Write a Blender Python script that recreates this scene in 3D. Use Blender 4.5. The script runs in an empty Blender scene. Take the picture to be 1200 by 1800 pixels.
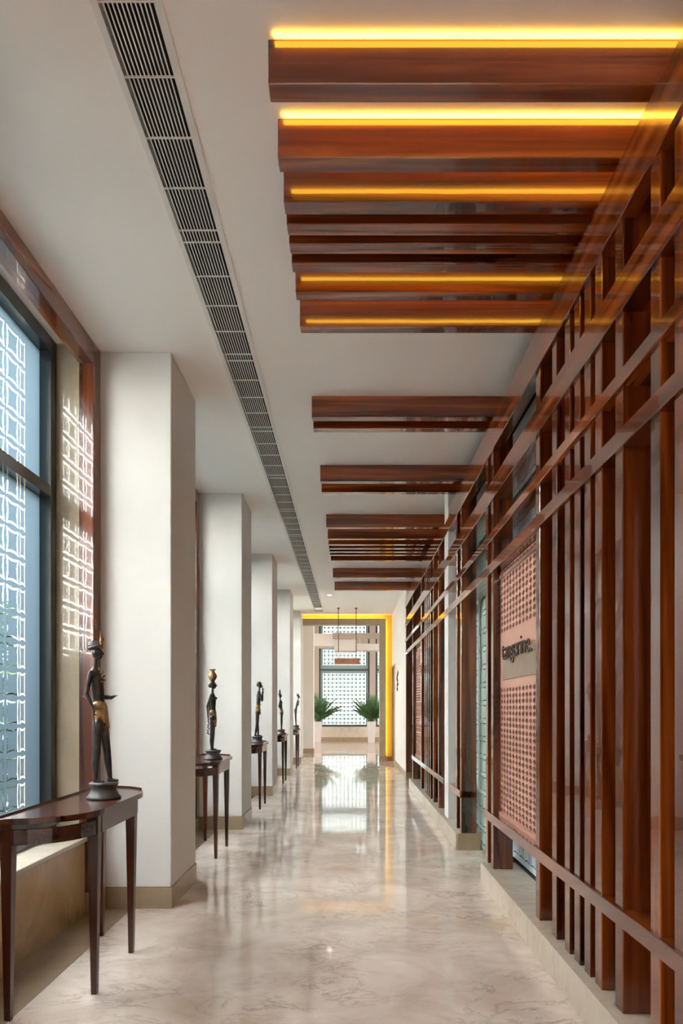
import bpy, bmesh, math, random
from mathutils import Vector, Matrix
random.seed(7)
SC = bpy.context.scene
COL = SC.collection
PI = math.pi

# ------------------------------------------------------------------ camera
cam_d = bpy.data.cameras.new('camera')
cam = bpy.data.objects.new('camera', cam_d); COL.objects.link(cam)
cam.location = (0, 0, 1.2); cam.rotation_euler = (PI/2, 0, 0)
cam_d.sensor_fit = 'HORIZONTAL'; cam_d.sensor_width = 24; cam_d.lens = 24
cam_d.shift_x = -15/1200; cam_d.shift_y = 346/1200
cam_d.clip_start = 0.02
SC.camera = cam

# ------------------------------------------------------------------ world, exposure
SKY = 22.0
w = bpy.data.worlds.new('sky'); SC.world = w; w.use_nodes = True
nt = w.node_tree; nt.nodes.clear()
tc = nt.nodes.new('ShaderNodeTexCoord'); sep = nt.nodes.new('ShaderNodeSeparateXYZ')
rmp = nt.nodes.new('ShaderNodeValToRGB'); bg = nt.nodes.new('ShaderNodeBackground'); wo = nt.nodes.new('ShaderNodeOutputWorld')
nt.links.new(tc.outputs['Generated'], sep.inputs[0]); nt.links.new(sep.outputs['Z'], rmp.inputs[0])
rmp.color_ramp.elements[0].color = (1.0, 0.955, 0.89, 1); rmp.color_ramp.elements[1].color = (0.90, 0.94, 1.0, 1)
nt.links.new(rmp.outputs[0], bg.inputs[0]); bg.inputs[1].default_value = SKY
nt.links.new(bg.outputs[0], wo.inputs[0])
vs = SC.view_settings
vs.view_transform = 'Standard'; vs.look = 'None'; vs.gamma = 1; vs.use_curve_mapping = False; vs.exposure = 1.66
SC.cycles.use_denoising = True
SC.cycles.max_bounces = 14; SC.cycles.diffuse_bounces = 7; SC.cycles.glossy_bounces = 5
SC.cycles.transparent_max_bounces = 16; SC.cycles.transmission_bounces = 6
SC.cycles.sample_clamp_indirect = 8.0
SC.cycles.caustics_reflective = False; SC.cycles.caustics_refractive = False

# ------------------------------------------------------------------ layout numbers
CEIL = 3.345
XC = -1.075          # corridor face of the left columns
XW = -1.4976         # face of the wooden window frames
XG = -1.79           # glass plane
COLS = [-1.26, 1.42, 4.103, 6.79, 9.45, 12.27, 14.97]
CDEP = 0.65
XS = 0.945           # front plane of the wooden screen

# ------------------------------------------------------------------ helpers
def link(o, parent=None):
    COL.objects.link(o)
    if parent is not None: o.parent = parent
    return o
def tag(o, label=None, cat=None, group=None, kind=None):
    if label: o['label'] = label
    if cat: o['category'] = cat
    if group: o['group'] = group
    if kind: o['kind'] = kind
    return o
def empty(name, loc=(0,0,0), rz=0):
    o = bpy.data.objects.new(name, None); o.location = loc; o.rotation_euler = (0,0,rz)
    o.empty_display_size = .1
    return link(o)
def mesh_obj(name, bm, mat, parent=None, smooth=False, loc=None):
    me = bpy.data.meshes.new(name); bm.normal_update(); bm.to_mesh(me); bm.free()
    if mat: me.materials.append(mat)
    if smooth:
        for p in me.polygons: p.use_smooth = True
    o = bpy.data.objects.new(name, me)
    if loc is not None: o.location = loc
    return link(o, parent)
def data_obj(name, me, parent=None, loc=(0,0,0)):
    o = bpy.data.objects.new(name, me); o.location = loc
    return link(o, parent)
def bx(bm, x0, x1, y0, y1, z0, z1, bev=0.0):
    r = bmesh.ops.create_cube(bm, size=1.0)
    vs_ = r['verts']
    for v in vs_:
        v.co = Vector(((x0+x1)/2 + v.co.x*(x1-x0), (y0+y1)/2 + v.co.y*(y1-y0), (z0+z1)/2 + v.co.z*(z1-z0)))
    if bev > 0:
        es = list({e for v in vs_ for e in v.link_edges})
        bmesh.ops.bevel(bm, geom=es, offset=bev, segments=1, affect='EDGES', profile=.5)
def box(name, x0, x1, y0, y1, z0, z1, mat, parent=None, bev=0.0, center=True):
    """box whose origin is at its own centre so object-space grain works for each piece"""
    bm = bmesh.new()
    cx, cy, cz = ((x0+x1)/2, (y0+y1)/2, (z0+z1)/2) if center else (0,0,0)
    bx(bm, x0-cx, x1-cx, y0-cy, y1-cy, z0-cz, z1-cz, bev)
    o = mesh_obj(name, bm, mat, parent)
    o.location = (cx, cy, cz)
    return o
def pbox(name, rootloc, x0, x1, y0, y1, z0, z1, mat, parent, bev=0.0):
    o = box(name, x0, x1, y0, y1, z0, z1, mat, parent, bev)
    o.location = Vector(o.location) - Vector(rootloc)
    return o
def lathe(bm, prof, seg=24, cx=0, cy=0):
    rings = []
    for r, z in prof:
        rings.append([bm.verts.new((cx+r*math.cos(2*PI*i/seg), cy+r*math.sin(2*PI*i/seg), z)) for i in range(seg)])
    for a, b in zip(rings, rings[1:]):
        for i in range(seg):
            bm.faces.new((a[i], a[(i+1)%seg], b[(i+1)%seg], b[i]))
    bm.faces.new(rings[0][::-1]); bm.faces.new(rings[-1])
def frame_of(d):
    d = d.normalized(); up = Vector((0,0,1)) if abs(d.z) < .9 else Vector((1,0,0))
    a = d.cross(up).normalized(); b = d.cross(a).normalized()
    return a, b
def capsule(bm, p0, p1, r0, r1, seg=10):
    p0, p1 = Vector(p0), Vector(p1); d = p1-p0
    if d.length < 1e-6: d = Vector((0,0,1e-4))
    a, b = frame_of(d); n = d.normalized()
    rings = []
    for k in range(1, 4):
        t = PI/2*k/3; rings.append((p0 - n*r0*math.cos(t), r0*math.sin(t)))
    for k in range(0, 3):
        t = PI/2*k/3; rings.append((p1 + n*r1*math.sin(t), r1*math.cos(t)))
    vr = [[bm.verts.new(c + (a*math.cos(2*PI*i/seg) + b*math.sin(2*PI*i/seg))*r) for i in range(seg)] for c, r in rings]
    for q, s in zip(vr, vr[1:]):
        for i in range(seg): bm.faces.new((q[i], q[(i+1)%seg], s[(i+1)%seg], s[i]))
    t0 = bm.verts.new(p0 - n*r0); t1 = bm.verts.new(p1 + n*r1)
    for i in range(seg):
        bm.faces.new((t0, vr[0][(i+1)%seg], vr[0][i])); bm.faces.new((t1, vr[-1][i], vr[-1][(i+1)%seg]))
def tube(bm, pts, r, seg=8):
    pts = [Vector(p) for p in pts]; rr = r if isinstance(r, (list, tuple)) else [r]*len(pts)
    vr = []
    for i, p in enumerate(pts):
        d = (pts[min(i+1, len(pts)-1)] - pts[max(i-1, 0)])
        a, b = frame_of(d)
        vr.append([bm.verts.new(p + (a*math.cos(2*PI*k/seg) + b*math.sin(2*PI*k/seg))*rr[i]) for k in range(seg)])
    for q, s in zip(vr, vr[1:]):
        for k in range(seg): bm.faces.new((q[k], q[(k+1)%seg], s[(k+1)%seg], s[k]))
    bm.faces.new(vr[0][::-1]); bm.faces.new(vr[-1])
def ellipsoid(bm, c, rx, ry, rz, u=14, v=9, rot=None):
    m = Matrix.Translation(Vector(c)) @ (rot or Matrix.Identity(4)) @ Matrix.Diagonal((rx, ry, rz, 1))
    bmesh.ops.create_uvsphere(bm, u_segments=u, v_segments=v, radius=1, matrix=m)

# ------------------------------------------------------------------ materials
def mat_base(name):
    m = bpy.data.materials.new(name); m.use_nodes = True
    n = m.node_tree.nodes; l = m.node_tree.links
    return m, n, l, n['Principled BSDF']
def plain(name, col, rough=.5, metal=0, spec=.5, coat=0, noise=0.0, scale=8, bump=0.0):
    m, n, l, p = mat_base(name)
    p.inputs['Base Color'].default_value = (*col, 1); p.inputs['Roughness'].default_value = rough
    p.inputs['Metallic'].default_value = metal; p.inputs['Specular IOR Level'].default_value = spec
    p.inputs['Coat Weight'].default_value = coat; p.inputs['Coat Roughness'].default_value = .05
    if noise > 0 or bump > 0:
        t = n.new('ShaderNodeTexCoord'); x = n.new('ShaderNodeTexNoise'); x.inputs['Scale'].default_value = scale; x.inputs['Detail'].default_value = 6
        l.new(t.outputs['Object'], x.inputs['Vector'])
        if noise > 0:
            r = n.new('ShaderNodeValToRGB')
            r.color_ramp.elements[0].position = .3; r.color_ramp.elements[1].position = .7
            r.color_ramp.elements[0].color = (*[c*(1-noise) for c in col], 1); r.color_ramp.elements[1].color = (*[min(1, c*(1+noise)) for c in col], 1)
            l.new(x.outputs['Fac'], r.inputs[0]); l.new(r.outputs[0], p.inputs['Base Color'])
        if bump > 0:
            b = n.new('ShaderNodeBump'); b.inputs['Strength'].default_value = bump; b.inputs['Distance'].default_value = .01
            l.new(x.outputs['Fac'], b.inputs['Height']); l.new(b.outputs[0], p.inputs['Normal'])
    return m
def wood(name, axis, dark, mid, light, rough=.17, coat=.85, fine=13.0):
    m, n, l, p = mat_base(name)
    t = n.new('ShaderNodeTexCoord'); oi = n.new('ShaderNodeObjectInfo')
    mp = n.new('ShaderNodeMapping'); mp.inputs['Scale'].default_value = tuple(.55 if i == axis else fine for i in range(3))
    mul = n.new('ShaderNodeMath'); mul.operation = 'MULTIPLY'; mul.inputs[1].default_value = 57.0
    l.new(oi.outputs['Random'], mul.inputs[0])
    cmb = n.new('ShaderNodeCombineXYZ')
    for i in range(3): l.new(mul.outputs[0], cmb.inputs[i])
    l.new(t.outputs['Object'], mp.inputs['Vector']); l.new(cmb.outputs[0], mp.inputs['Location'])
    a = n.new('ShaderNodeTexNoise'); a.inputs['Scale'].default_value = 1.0; a.inputs['Detail'].default_value = 7; a.inputs['Distortion'].default_value = .9
    l.new(mp.outputs[0], a.inputs['Vector'])
    r = n.new('ShaderNodeValToRGB'); e = r.color_ramp.elements
    e[0].position = .30; e[0].color = (*dark, 1); e[1].position = .72; e[1].color = (*light, 1)
    k = e.new(.5); k.color = (*mid, 1)
    l.new(a.outputs['Fac'], r.inputs[0]); l.new(r.outputs[0], p.inputs['Base Color'])
    b2 = n.new('ShaderNodeTexNoise'); b2.inputs['Scale'].default_value = 5.0; b2.inputs['Detail'].default_value = 2
    l.new(t.outputs['Object'], b2.inputs['Vector'])
    bp = n.new('ShaderNodeBump'); bp.inputs['Strength'].default_value = .10; bp.inputs['Distance'].default_value = .01
    l.new(b2.outputs['Fac'], bp.inputs['Height']); l.new(bp.outputs[0], p.inputs['Coat Normal'])
    p.inputs['Roughness'].default_value = rough; p.inputs['Coat Weight'].default_value = coat; p.inputs['Coat Roughness'].default_value = .03
    p.inputs['Specular IOR Level'].default_value = .5
    return m
WD, WM, WL = (.028, .005, .0015), (.15, .030, .005), (.36, .088, .017)
M = {}
M['wood_x'] = wood('walnut grain across', 0, WD, (.17, .034, .006), (.40, .10, .020))
M['wood_y'] = wood('walnut grain along', 1, WD, WM, WL)
M['wood_z'] = wood('walnut grain upright', 2, (.022, .004, .001), (.115, .023, .004), (.29, .068, .013))
M['wood_panel'] = wood('dark walnut panel', 2, (.012, .004, .002), (.035, .011, .005), (.06, .02, .008), rough=.35, coat=.0, fine=8)
M['wood_brown'] = wood('brown walnut board', 2, (.05, .017, .007), (.12, .043, .017), (.19, .08, .035), rough=.3, coat=.2, fine=9)
M['table'] = wood('dark mahogany table', 1, (.022, .006, .003), (.05, .013, .006), (.085, .025, .011), rough=.22, coat=.2, fine=16)
M['table_z'] = wood('dark mahogany leg', 2, (.022, .006, .003), (.05, .013, .006), (.085, .025, .011), rough=.25, coat=.2, fine=16)
M['white'] = plain('white wall paint', (.71, .70, .672), .55, spec=.3, noise=.012, scale=3)
M['ceil'] = plain('white ceiling paint', (.88, .855, .82), .7, spec=.2, noise=.008, scale=2)
M['taupe'] = plain('taupe stone skirting', (.33, .25, .16), .25, noise=.10, scale=7)
M['yellow'] = plain('yellow paint', (.92, .60, .08), .5, spec=.3, noise=.02, scale=5)
M['orange_stone'] = plain('orange brown skirting', (.42, .17, .03), .3, noise=.1, scale=9)
M['frame'] = plain('dark grey window metal', (.09, .095, .095), .26, metal=.6)
M['bronze'] = plain('dark cast bronze', (.048, .041, .038), .4, metal=.45, noise=.45, scale=28, bump=.25)
M['bronze_base'] = plain('grey cast bronze', (.085, .078, .078), .5, metal=.5, noise=.35, scale=30, bump=.2)
M['gold'] = plain('brushed brass', (.33, .20, .075), .5, metal=.6, noise=.4, scale=40, bump=.3)
M['grille'] = plain('white grille metal', (.74, .73, .69), .4, spec=.4)
M['duct'] = plain('black duct lining', (.012, .012, .012), .9)
M['copper'] = plain('pink copper sheet', (.66, .36, .27), .33, metal=.35, noise=.06, scale=5)
M['copper_dark'] = plain('brown copper backing', (.13, .06, .05), .45, metal=.3)
M['sign_taupe'] = plain('taupe sign plate', (.26, .19, .135), .4, noise=.08, scale=14)
M['letter'] = plain('dark bronze letter', (.085, .055, .035), .35, metal=.5)
M['pendant'] = plain('terracotta sign board', (.40, .17, .09), .4, noise=.15, scale=18)
M['cable'] = plain('dark steel cable', (.05, .045, .04), .4, metal=.7)
M['planter'] = plain('pale grey planter', (.62, .58, .55), .5, noise=.03, scale=4)
M['leaf'] = plain('palm leaf', (.045, .12, .03), .45, noise=.35, scale=6)
M['leaf2'] = plain('hedge leaf', (.018, .04, .012), .55, noise=.5, scale=2.5)
M['bark'] = plain('shrub stem', (.12, .08, .05), .8, noise=.2)
M['soil'] = plain('planter soil', (.04, .028, .02), .9, noise=.3)
M['paving'] = plain('garden paving', (.42, .40, .36), .8, noise=.1, scale=2)
M['beige_stone'] = plain('beige portal stone', (.36, .30, .20), .3, noise=.08, scale=5)
M['steel'] = plain('door fitting steel', (.25, .27, .27), .25, metal=.9)
M['back'] = plain('restaurant wall', (.10, .075, .055), .7)
M['grey_soffit'] = plain('taupe soffit board', (.40, .34, .28), .5)

def marble(name, base, light, vein, yellow, scale=1.6, rough=.07, border=False):
    m, n, l, p = mat_base(name)
    t = n.new('ShaderNodeTexCoord')
    cl = n.new('ShaderNodeTexNoise'); cl.inputs['Scale'].default_value = scale; cl.inputs['Detail'].default_value = 9; cl.inputs['Roughness'].default_value = .62; cl.inputs['Distortion'].default_value = .6
    l.new(t.outputs['Object'], cl.inputs['Vector'])
    r = n.new('ShaderNodeValToRGB'); e = r.color_ramp.elements
    e[0].position = .33; e[0].color = (*base, 1); e[1].position = .66; e[1].color = (*light, 1)
    l.new(cl.outputs['Fac'], r.inputs[0])
    # warm stains
    st = n.new('ShaderNodeTexNoise'); st.inputs['Scale'].default_value = scale*.8; st.inputs['Detail'].default_value = 5
    mp = n.new('ShaderNodeMapping'); mp.inputs['Location'].default_value = (4, 9, 2); l.new(t.outputs['Object'], mp.inputs[0]); l.new(mp.outputs[0], st.inputs['Vector'])
    sr = n.new('ShaderNodeValToRGB'); sr.color_ramp.elements[0].position = .56; sr.color_ramp.elements[1].position = .78
    l.new(st.outputs['Fac'], sr.inputs[0])
    mx = n.new('ShaderNodeMixRGB'); mx.inputs[2].default_value = (*yellow, 1)
    ml = n.new('ShaderNodeMath'); ml.operation = 'MULTIPLY'; ml.inputs[1].default_value = .55
    l.new(sr.outputs[0], ml.inputs[0]); l.new(ml.outputs[0], mx.inputs[0]); l.new(r.outputs[0], mx.inputs[1])
    # veins: ridges of a warped noise
    vn = n.new('ShaderNodeTexNoise'); vn.inputs['Scale'].default_value = scale*1.1; vn.inputs['Detail'].default_value = 8; vn.inputs['Roughness'].default_value = .68; vn.inputs['Distortion'].default_value = 1.6
    mp2 = n.new('ShaderNodeMapping'); mp2.inputs['Location'].default_value = (-3, 5, 7); mp2.inputs['Scale'].default_value = (.8, 1.5, 1); l.new(t.outputs['Object'], mp2.inputs[0]); l.new(mp2.outputs[0], vn.inputs['Vector'])
    s1 = n.new('ShaderNodeMath'); s1.operation = 'SUBTRACT'; s1.inputs[1].default_value = .5; l.new(vn.outputs['Fac'], s1.inputs[0])
    ab = n.new('ShaderNodeMath'); ab.operation = 'ABSOLUTE'; l.new(s1.outputs[0], ab.inputs[0])
    vr = n.new('ShaderNodeValToRGB'); vr.color_ramp.elements[0].position = 0; vr.color_ramp.elements[0].color = (1, 1, 1, 1)
    vr.color_ramp.elements[1].position = .03; vr.color_ramp.elements[1].color = (0, 0, 0, 1); l.new(ab.outputs[0], vr.inputs[0])
    # veins only in places
    gate = n.new('ShaderNodeTexNoise'); gate.inputs['Scale'].default_value = scale*.9; gate.inputs['Detail'].default_value = 3
    mp3 = n.new('ShaderNodeMapping'); mp3.inputs['Location'].default_value = (11, -6, 3); l.new(t.outputs['Object'], mp3.inputs[0]); l.new(mp3.outputs[0], gate.inputs['Vector'])
    gr = n.new('ShaderNodeValToRGB'); gr.color_ramp.elements[0].position = .42; gr.color_ramp.elements[1].position = .64; l.new(gate.outputs['Fac'], gr.inputs[0])
    gm = n.new('ShaderNodeMath'); gm.operation = 'MULTIPLY'; l.new(vr.outputs[0], gm.inputs[0]); l.new(gr.outputs[0], gm.inputs[1])
    gm2 = n.new('ShaderNodeMath'); gm2.operation = 'MULTIPLY'; gm2.inputs[1].default_value = .55; l.new(gm.outputs[0], gm2.inputs[0])
    mv = n.new('ShaderNodeMixRGB'); mv.inputs[2].default_value = (*vein, 1); l.new(gm2.outputs[0], mv.inputs[0]); l.new(mx.outputs[0], mv.inputs[1])
    l.new(mv.outputs[0], p.inputs['Base Color']); p.inputs['Roughness'].default_value = rough
    p.inputs['Specular IOR Level'].default_value = .45
    return m
M['marble'] = marble('polished beige grey marble', (.56, .465, .39), (.80, .715, .63), (.20, .155, .13), (.55, .41, .26), scale=2.6, rough=.045)
M['marble_plinth'] = marble('cream marble plinth', (.50, .43, .34), (.62, .55, .46), (.40, .32, .24), (.58, .46, .32), scale=1.2, rough=.18)
M['marble_brown'] = marble('tan polished marble', (.40, .25, .12), (.52, .36, .20), (.70, .55, .36), (.50, .30, .12), scale=2.4, rough=.12)
M['marble_sill'] = marble('cream marble sill', (.52, .45, .35), (.66, .60, .50), (.45, .35, .25), (.60, .48, .34), scale=2.2, rough=.1)
M['marble_jamb'] = marble('taupe polished marble jamb', (.34, .275, .19), (.46, .38, .28), (.60, .52, .40), (.42, .33, .2), scale=2.2, rough=.07)
M['border'] = marble('taupe marble border', (.27, .20, .13), (.36, .28, .19), (.2, .14, .09), (.36, .25, .13), scale=1.8, rough=.08)
M['lobby_floor'] = marble('pink brown lobby marble', (.33, .22, .165), (.45, .33, .26), (.2, .13, .1), (.40, .26, .16), scale=1.0, rough=.12)

def emis(name, col, s):
    m = bpy.data.materials.new(name); m.use_nodes = True; n = m.node_tree.nodes; l = m.node_tree.links
    n.clear(); e = n.new('ShaderNodeEmission'); o = n.new('ShaderNodeOutputMaterial')
    e.inputs[0].default_value = (*col, 1); e.inputs[1].default_value = s; l.new(e.outputs[0], o.inputs[0])
    return m
M['led'] = emis('amber led', (1.0, .50, .045), 4.2)
M['led_frame'] = emis('yellow led', (1.0, .70, .22), 6.0)
M['downlight'] = emis('downlight lens', (1.0, .9, .75), 12.0)
def glass(name, tint):
    m = bpy.data.materials.new(name); m.use_nodes = True; n = m.node_tree.nodes; l = m.node_tree.links
    n.clear(); t = n.new('ShaderNodeBsdfTransparent'); g = n.new('ShaderNodeBsdfGlossy'); f = n.new('ShaderNodeLayerWeight'); x = n.new('ShaderNodeMixShader'); o = n.new('ShaderNodeOutputMaterial')
    pw = n.new('ShaderNodeMath'); pw.operation = 'POWER'; pw.inputs[1].default_value = 5.0
    ad = n.new('ShaderNodeMath'); ad.operation = 'MULTIPLY_ADD'; ad.inputs[1].default_value = .5; ad.inputs[2].default_value = .03
    l.new(f.outputs['Facing'], pw.inputs[0]); l.new(pw.outputs[0], ad.inputs[0])
    t.inputs[0].default_value = (*tint, 1); g.inputs['Roughness'].default_value = .01
    l.new(ad.outputs[0], x.inputs[0]); l.new(t.outputs[0], x.inputs[1]); l.new(g.outputs[0], x.inputs[2]); l.new(x.outputs[0], o.inputs[0])
    return m
M['glass'] = glass('clear glass', (.97, .99, .98))
M['glass_solar'] = glass('solar tinted glass', (.31, .33, .33))
M['glass_side'] = glass('grey tinted lobby glass', (.34, .34, .34))
M['glass_green'] = glass('green tinted glass', (.80, .92, .86))
def film(name, trans, diff):
    """frosted film: scatters a little of the daylight through, reflects some room light"""
    m = bpy.data.materials.new(name); m.use_nodes = True; n = m.node_tree.nodes; l = m.node_tree.links
    n.clear(); t = n.new('ShaderNodeBsdfTranslucent'); d = n.new('ShaderNodeBsdfDiffuse'); a = n.new('ShaderNodeAddShader'); o = n.new('ShaderNodeOutputMaterial')
    t.inputs[0].default_value = (*trans, 1); d.inputs[0].default_value = (*diff, 1)
    l.new(t.outputs[0], a.inputs[0]); l.new(d.outputs[0], a.inputs[1]); l.new(a.outputs[0], o.inputs[0])
    return m
M['film'] = film('blue frosted film', (.0120, .0182, .0232), (.12, .15, .17))
M['film_lobby'] = film('grey green frosted film', (.045, .056, .056), (.10, .125, .12))
M['film_in'] = film('pale blue frosted film', (.4, .5, .52), (.48, .58, .62))
M['film_green'] = film('pale green frosted film', (.4, .5, .42), (.42, .55, .46))

# ------------------------------------------------------------------ setting: floor, ceiling, walls
box('floor', -1.56, 1.16, -3.0, 18.5, -.12, 0, M['marble'], center=False)['kind'] = 'structure'
o = box('floor', -6, 6, 18.5, 26.3, -.12, 0, M['lobby_floor'], center=False); o['kind'] = 'structure'
o = box('floor', -6, -1.56, 15.6, 18.5, -.12, 0, M['lobby_floor'], center=False); o['kind'] = 'structure'
o = box('floor', 1.16, 6, 15.6, 18.5, -.12, 0, M['lobby_floor'], center=False); o['kind'] = 'structure'
o = box('floor', 1.16, 4.6, 2.6, 12.4, -.12, 0, M['back'], center=False); o['kind'] = 'structure'
bm = bmesh.new()
bx(bm, -1.95, -.782, -3.1, 15.62, CEIL, CEIL+.12); bx(bm, -.572, 4.6, -3.1, 15.62, CEIL, CEIL+.12)
bx(bm, -.782, -.572, 15.06, 15.62, CEIL, CEIL+.12)
tag(mesh_obj('ceiling', bm, M['ceil']), kind='structure')
tag(box('ceiling', -6.1, 6.1, 15.62, 26.4, 4.6, 4.72, M['ceil']), kind='structure')
# floor border along the window bays
bays = []
for a, b in zip(COLS, COLS[1:]): bays.append((a+CDEP, b))
back_bays = [q for q in bays if q[1] < 2]; bays = [q for q in bays if q[1] > 2]
bm = bmesh.new()
for a, b in bays: bx(bm, -1.55, -1.31, a, b, 0.0, 0.0015)
tag(mesh_obj('trim_1', bm, M['border']), kind='structure')
# low stone wall under each window
for a, b in bays:
    wl = box('wall_left', -1.95, -1.55, a, b, 0, .425, M['marble_brown']); wl['kind'] = 'structure'
# screen plinths (cream marble kerbs)
tag(box('trim_2', .898, 1.14, -1.0, 4.70, 0, .142, M['marble_plinth'], bev=.003), kind='structure')
tag(box('trim_3', .898, 1.14, 5.80, 10.42, 0, .142, M['marble_plinth'], bev=.003), kind='structure')
tag(box('trim_4', .92, 1.14, 5.79, 5.802, 0, .142, M['taupe']), kind='structure')
# right wall behind the slats, walnut in the near bay
tag(box('wall_right', 1.14, 1.26, -3, 3.42, 0, CEIL, M['wood_panel']), kind='structure')
tag(box('trim_5', 1.14, 1.20, 3.42, 11.6, 2.69, 2.76, M['frame']), kind='structure')
tag(box('wall_right', 1.14, 1.26, 10.42, 11.6, 0, 2.70, M['wood_panel']), kind='structure')
tag(box('wall_right', .962, 1.26, 11.64, 14.62, 0, CEIL, M['white']), kind='structure')
tag(box('wall_right', .962, 1.26, 14.62, 15.62, 2.17, CEIL, M['white']), kind='structure')
tag(box('baseboard_right', .952, .962, 11.70, 14.62, 0, .11, M['taupe']), kind='structure')
tag(box('baseboard_right', .955, 1.14, 11.60, 11.64, 0, .13, M['taupe']), kind='structure')
tag(box('wall_back', -1.95, 1.26, -3.1, -3.0, 0, CEIL, M['wood_panel']), kind='structure')  # unseen end wall, given dark walnut to cut light from behind the camera
# restaurant behind the glass
tag(box('wall_back', 4.5, 4.6, 2.6, 12.4, 0, CEIL, M['back']), kind='structure')
tag(box('wall_back', 1.26, 4.5, 2.6, 2.7, 0, CEIL, M['back']), kind='structure')
tag(box('wall_back', 1.26, 4.5, 12.3, 12.4, 0, CEIL, M['back']), kind='structure')
# door at the far end of the right wall
d = empty('door_1', (1.0, 15.12, 0)); d['kind'] = 'structure'
pbox('door_leaf', d.location, 1.0, 1.04, 14.66, 15.58, .01, 2.12, M['grey_soffit'], d)
pbox('door_frame', d.location, .956, 1.1, 14.62, 14.66, 0, 2.17, M['taupe'], d)
pbox('door_frame', d.location, .956, 1.1, 15.58, 15.62, 0, 2.17, M['taupe'], d)
pbox('door_frame', d.location, .956, 1.1, 14.66, 15.58, 2.12, 2.17, M['taupe'], d)

# ------------------------------------------------------------------ left columns
ordinal = ['behind the camera', 'just left of the camera', 'nearest', 'second', 'third', 'fourth', 'fifth']
col_labels = ['white square column with taupe skirting, behind the viewer',
 'white square column with taupe skirting, beside the viewer at left',
 'white square column behind the first bronze figure, tallest in view',
 'white square column behind the figure with the pot on its head',
 'white square column behind the flute playing figure, third from the front',
 'white square column behind the fourth bronze figure, second from the end',
 'white square column behind the last bronze figure, nearest the yellow portal']
for i, y in enumerate(COLS):
    c = empty('column', (XC, y, 0)); tag(c, col_labels[i], 'column', 'white columns between the windows')
    pbox('shaft', c.location, -1.95, XC, y, y+CDEP, .128, CEIL-.001, M['white'], c, bev=.004)
    bm = bmesh.new(); bx(bm, -1.95, XC+.006, y-.006, y+CDEP+.006, 0, .128)
    s = mesh_obj('skirting', bm, M['taupe'], c); s.location = -Vector(c.location)

# ------------------------------------------------------------------ window bays
CELL = .1505
def cell(bm, u0, v0, du, dv, holes=True):
    """one film cell in the (u,v) plane with a concave-sided clear ring cut out"""
    N = 5
    def pt(u, v): return (0, u0 + u*du, v0 + v*dv)
    def ringpts(h, bow):
        P = []
        for s in range(4):
            for k in range(N):
                t = -1 + 2*k/N
                b = bow*(1-t*t)
                u, v = (t*h, -h+b) if s == 0 else ((h-b, t*h) if s == 1 else ((-t*h, h-b) if s == 2 else (-h+b, -t*h)))
                P.append(bm.verts.new(pt(.5+u, .5+v)))
        return P
    out = ringpts(.438, .066); inn = ringpts(.370, .060)
    sq = []
    for s in range(4):
        for k in range(N):
            t = -1 + 2*k/N
            u, v = (t*.5, -.5) if s == 0 else ((.5, t*.5) if s == 1 else ((-t*.5, .5) if s == 2 else (-.5, -t*.5)))
            sq.append(bm.verts.new(pt(.5+u, .5+v)))
    n = 4*N
    for i in range(n):
        bm.faces.new((sq[i], sq[(i+1)%n], out[(i+1)%n], out[i]))
    bm.faces.new(inn)
def film_bm(y0, y1, z0, z1, gy0, ncol, zrow, half=True, tol=0.0):
    bm = bmesh.new()
    def quad(a, b, c, d_):
        if b-a < 1e-4 or d_-c < 1e-4: return
        bm.faces.new([bm.verts.new(p) for p in ((0,a,c),(0,b,c),(0,b,d_),(0,a,d_))])
    rows = []
    k = math.ceil((z0-tol-zrow)/CELL - 1e-6)
    while zrow + (k+1)*CELL <= z1 + tol + 1e-6: rows.append(zrow+k*CELL); k += 1
    for z in rows:
        for c in range(ncol): cell(bm, gy0+c*CELL, z, CELL, CELL)
        if half: cell(bm, gy0+ncol*CELL, z, CELL*.45, CELL)
    ge = gy0 + ncol*CELL + (CELL*.45 if half else 0)
    quad(y0, gy0, z0, z1); quad(ge, y1, z0, z1)
    quad(gy0, ge, z0, rows[0]); quad(gy0, ge, rows[-1]+CELL, z1)
    return bm
up_me = lo_me = None
for a, b in back_bays:
    tag(box('wall_left', -1.95, -1.5, a, b, 0, CEIL, M['wood_panel']), kind='structure')  # unseen solid dark walls instead of windows, added to keep light off the posts
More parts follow.
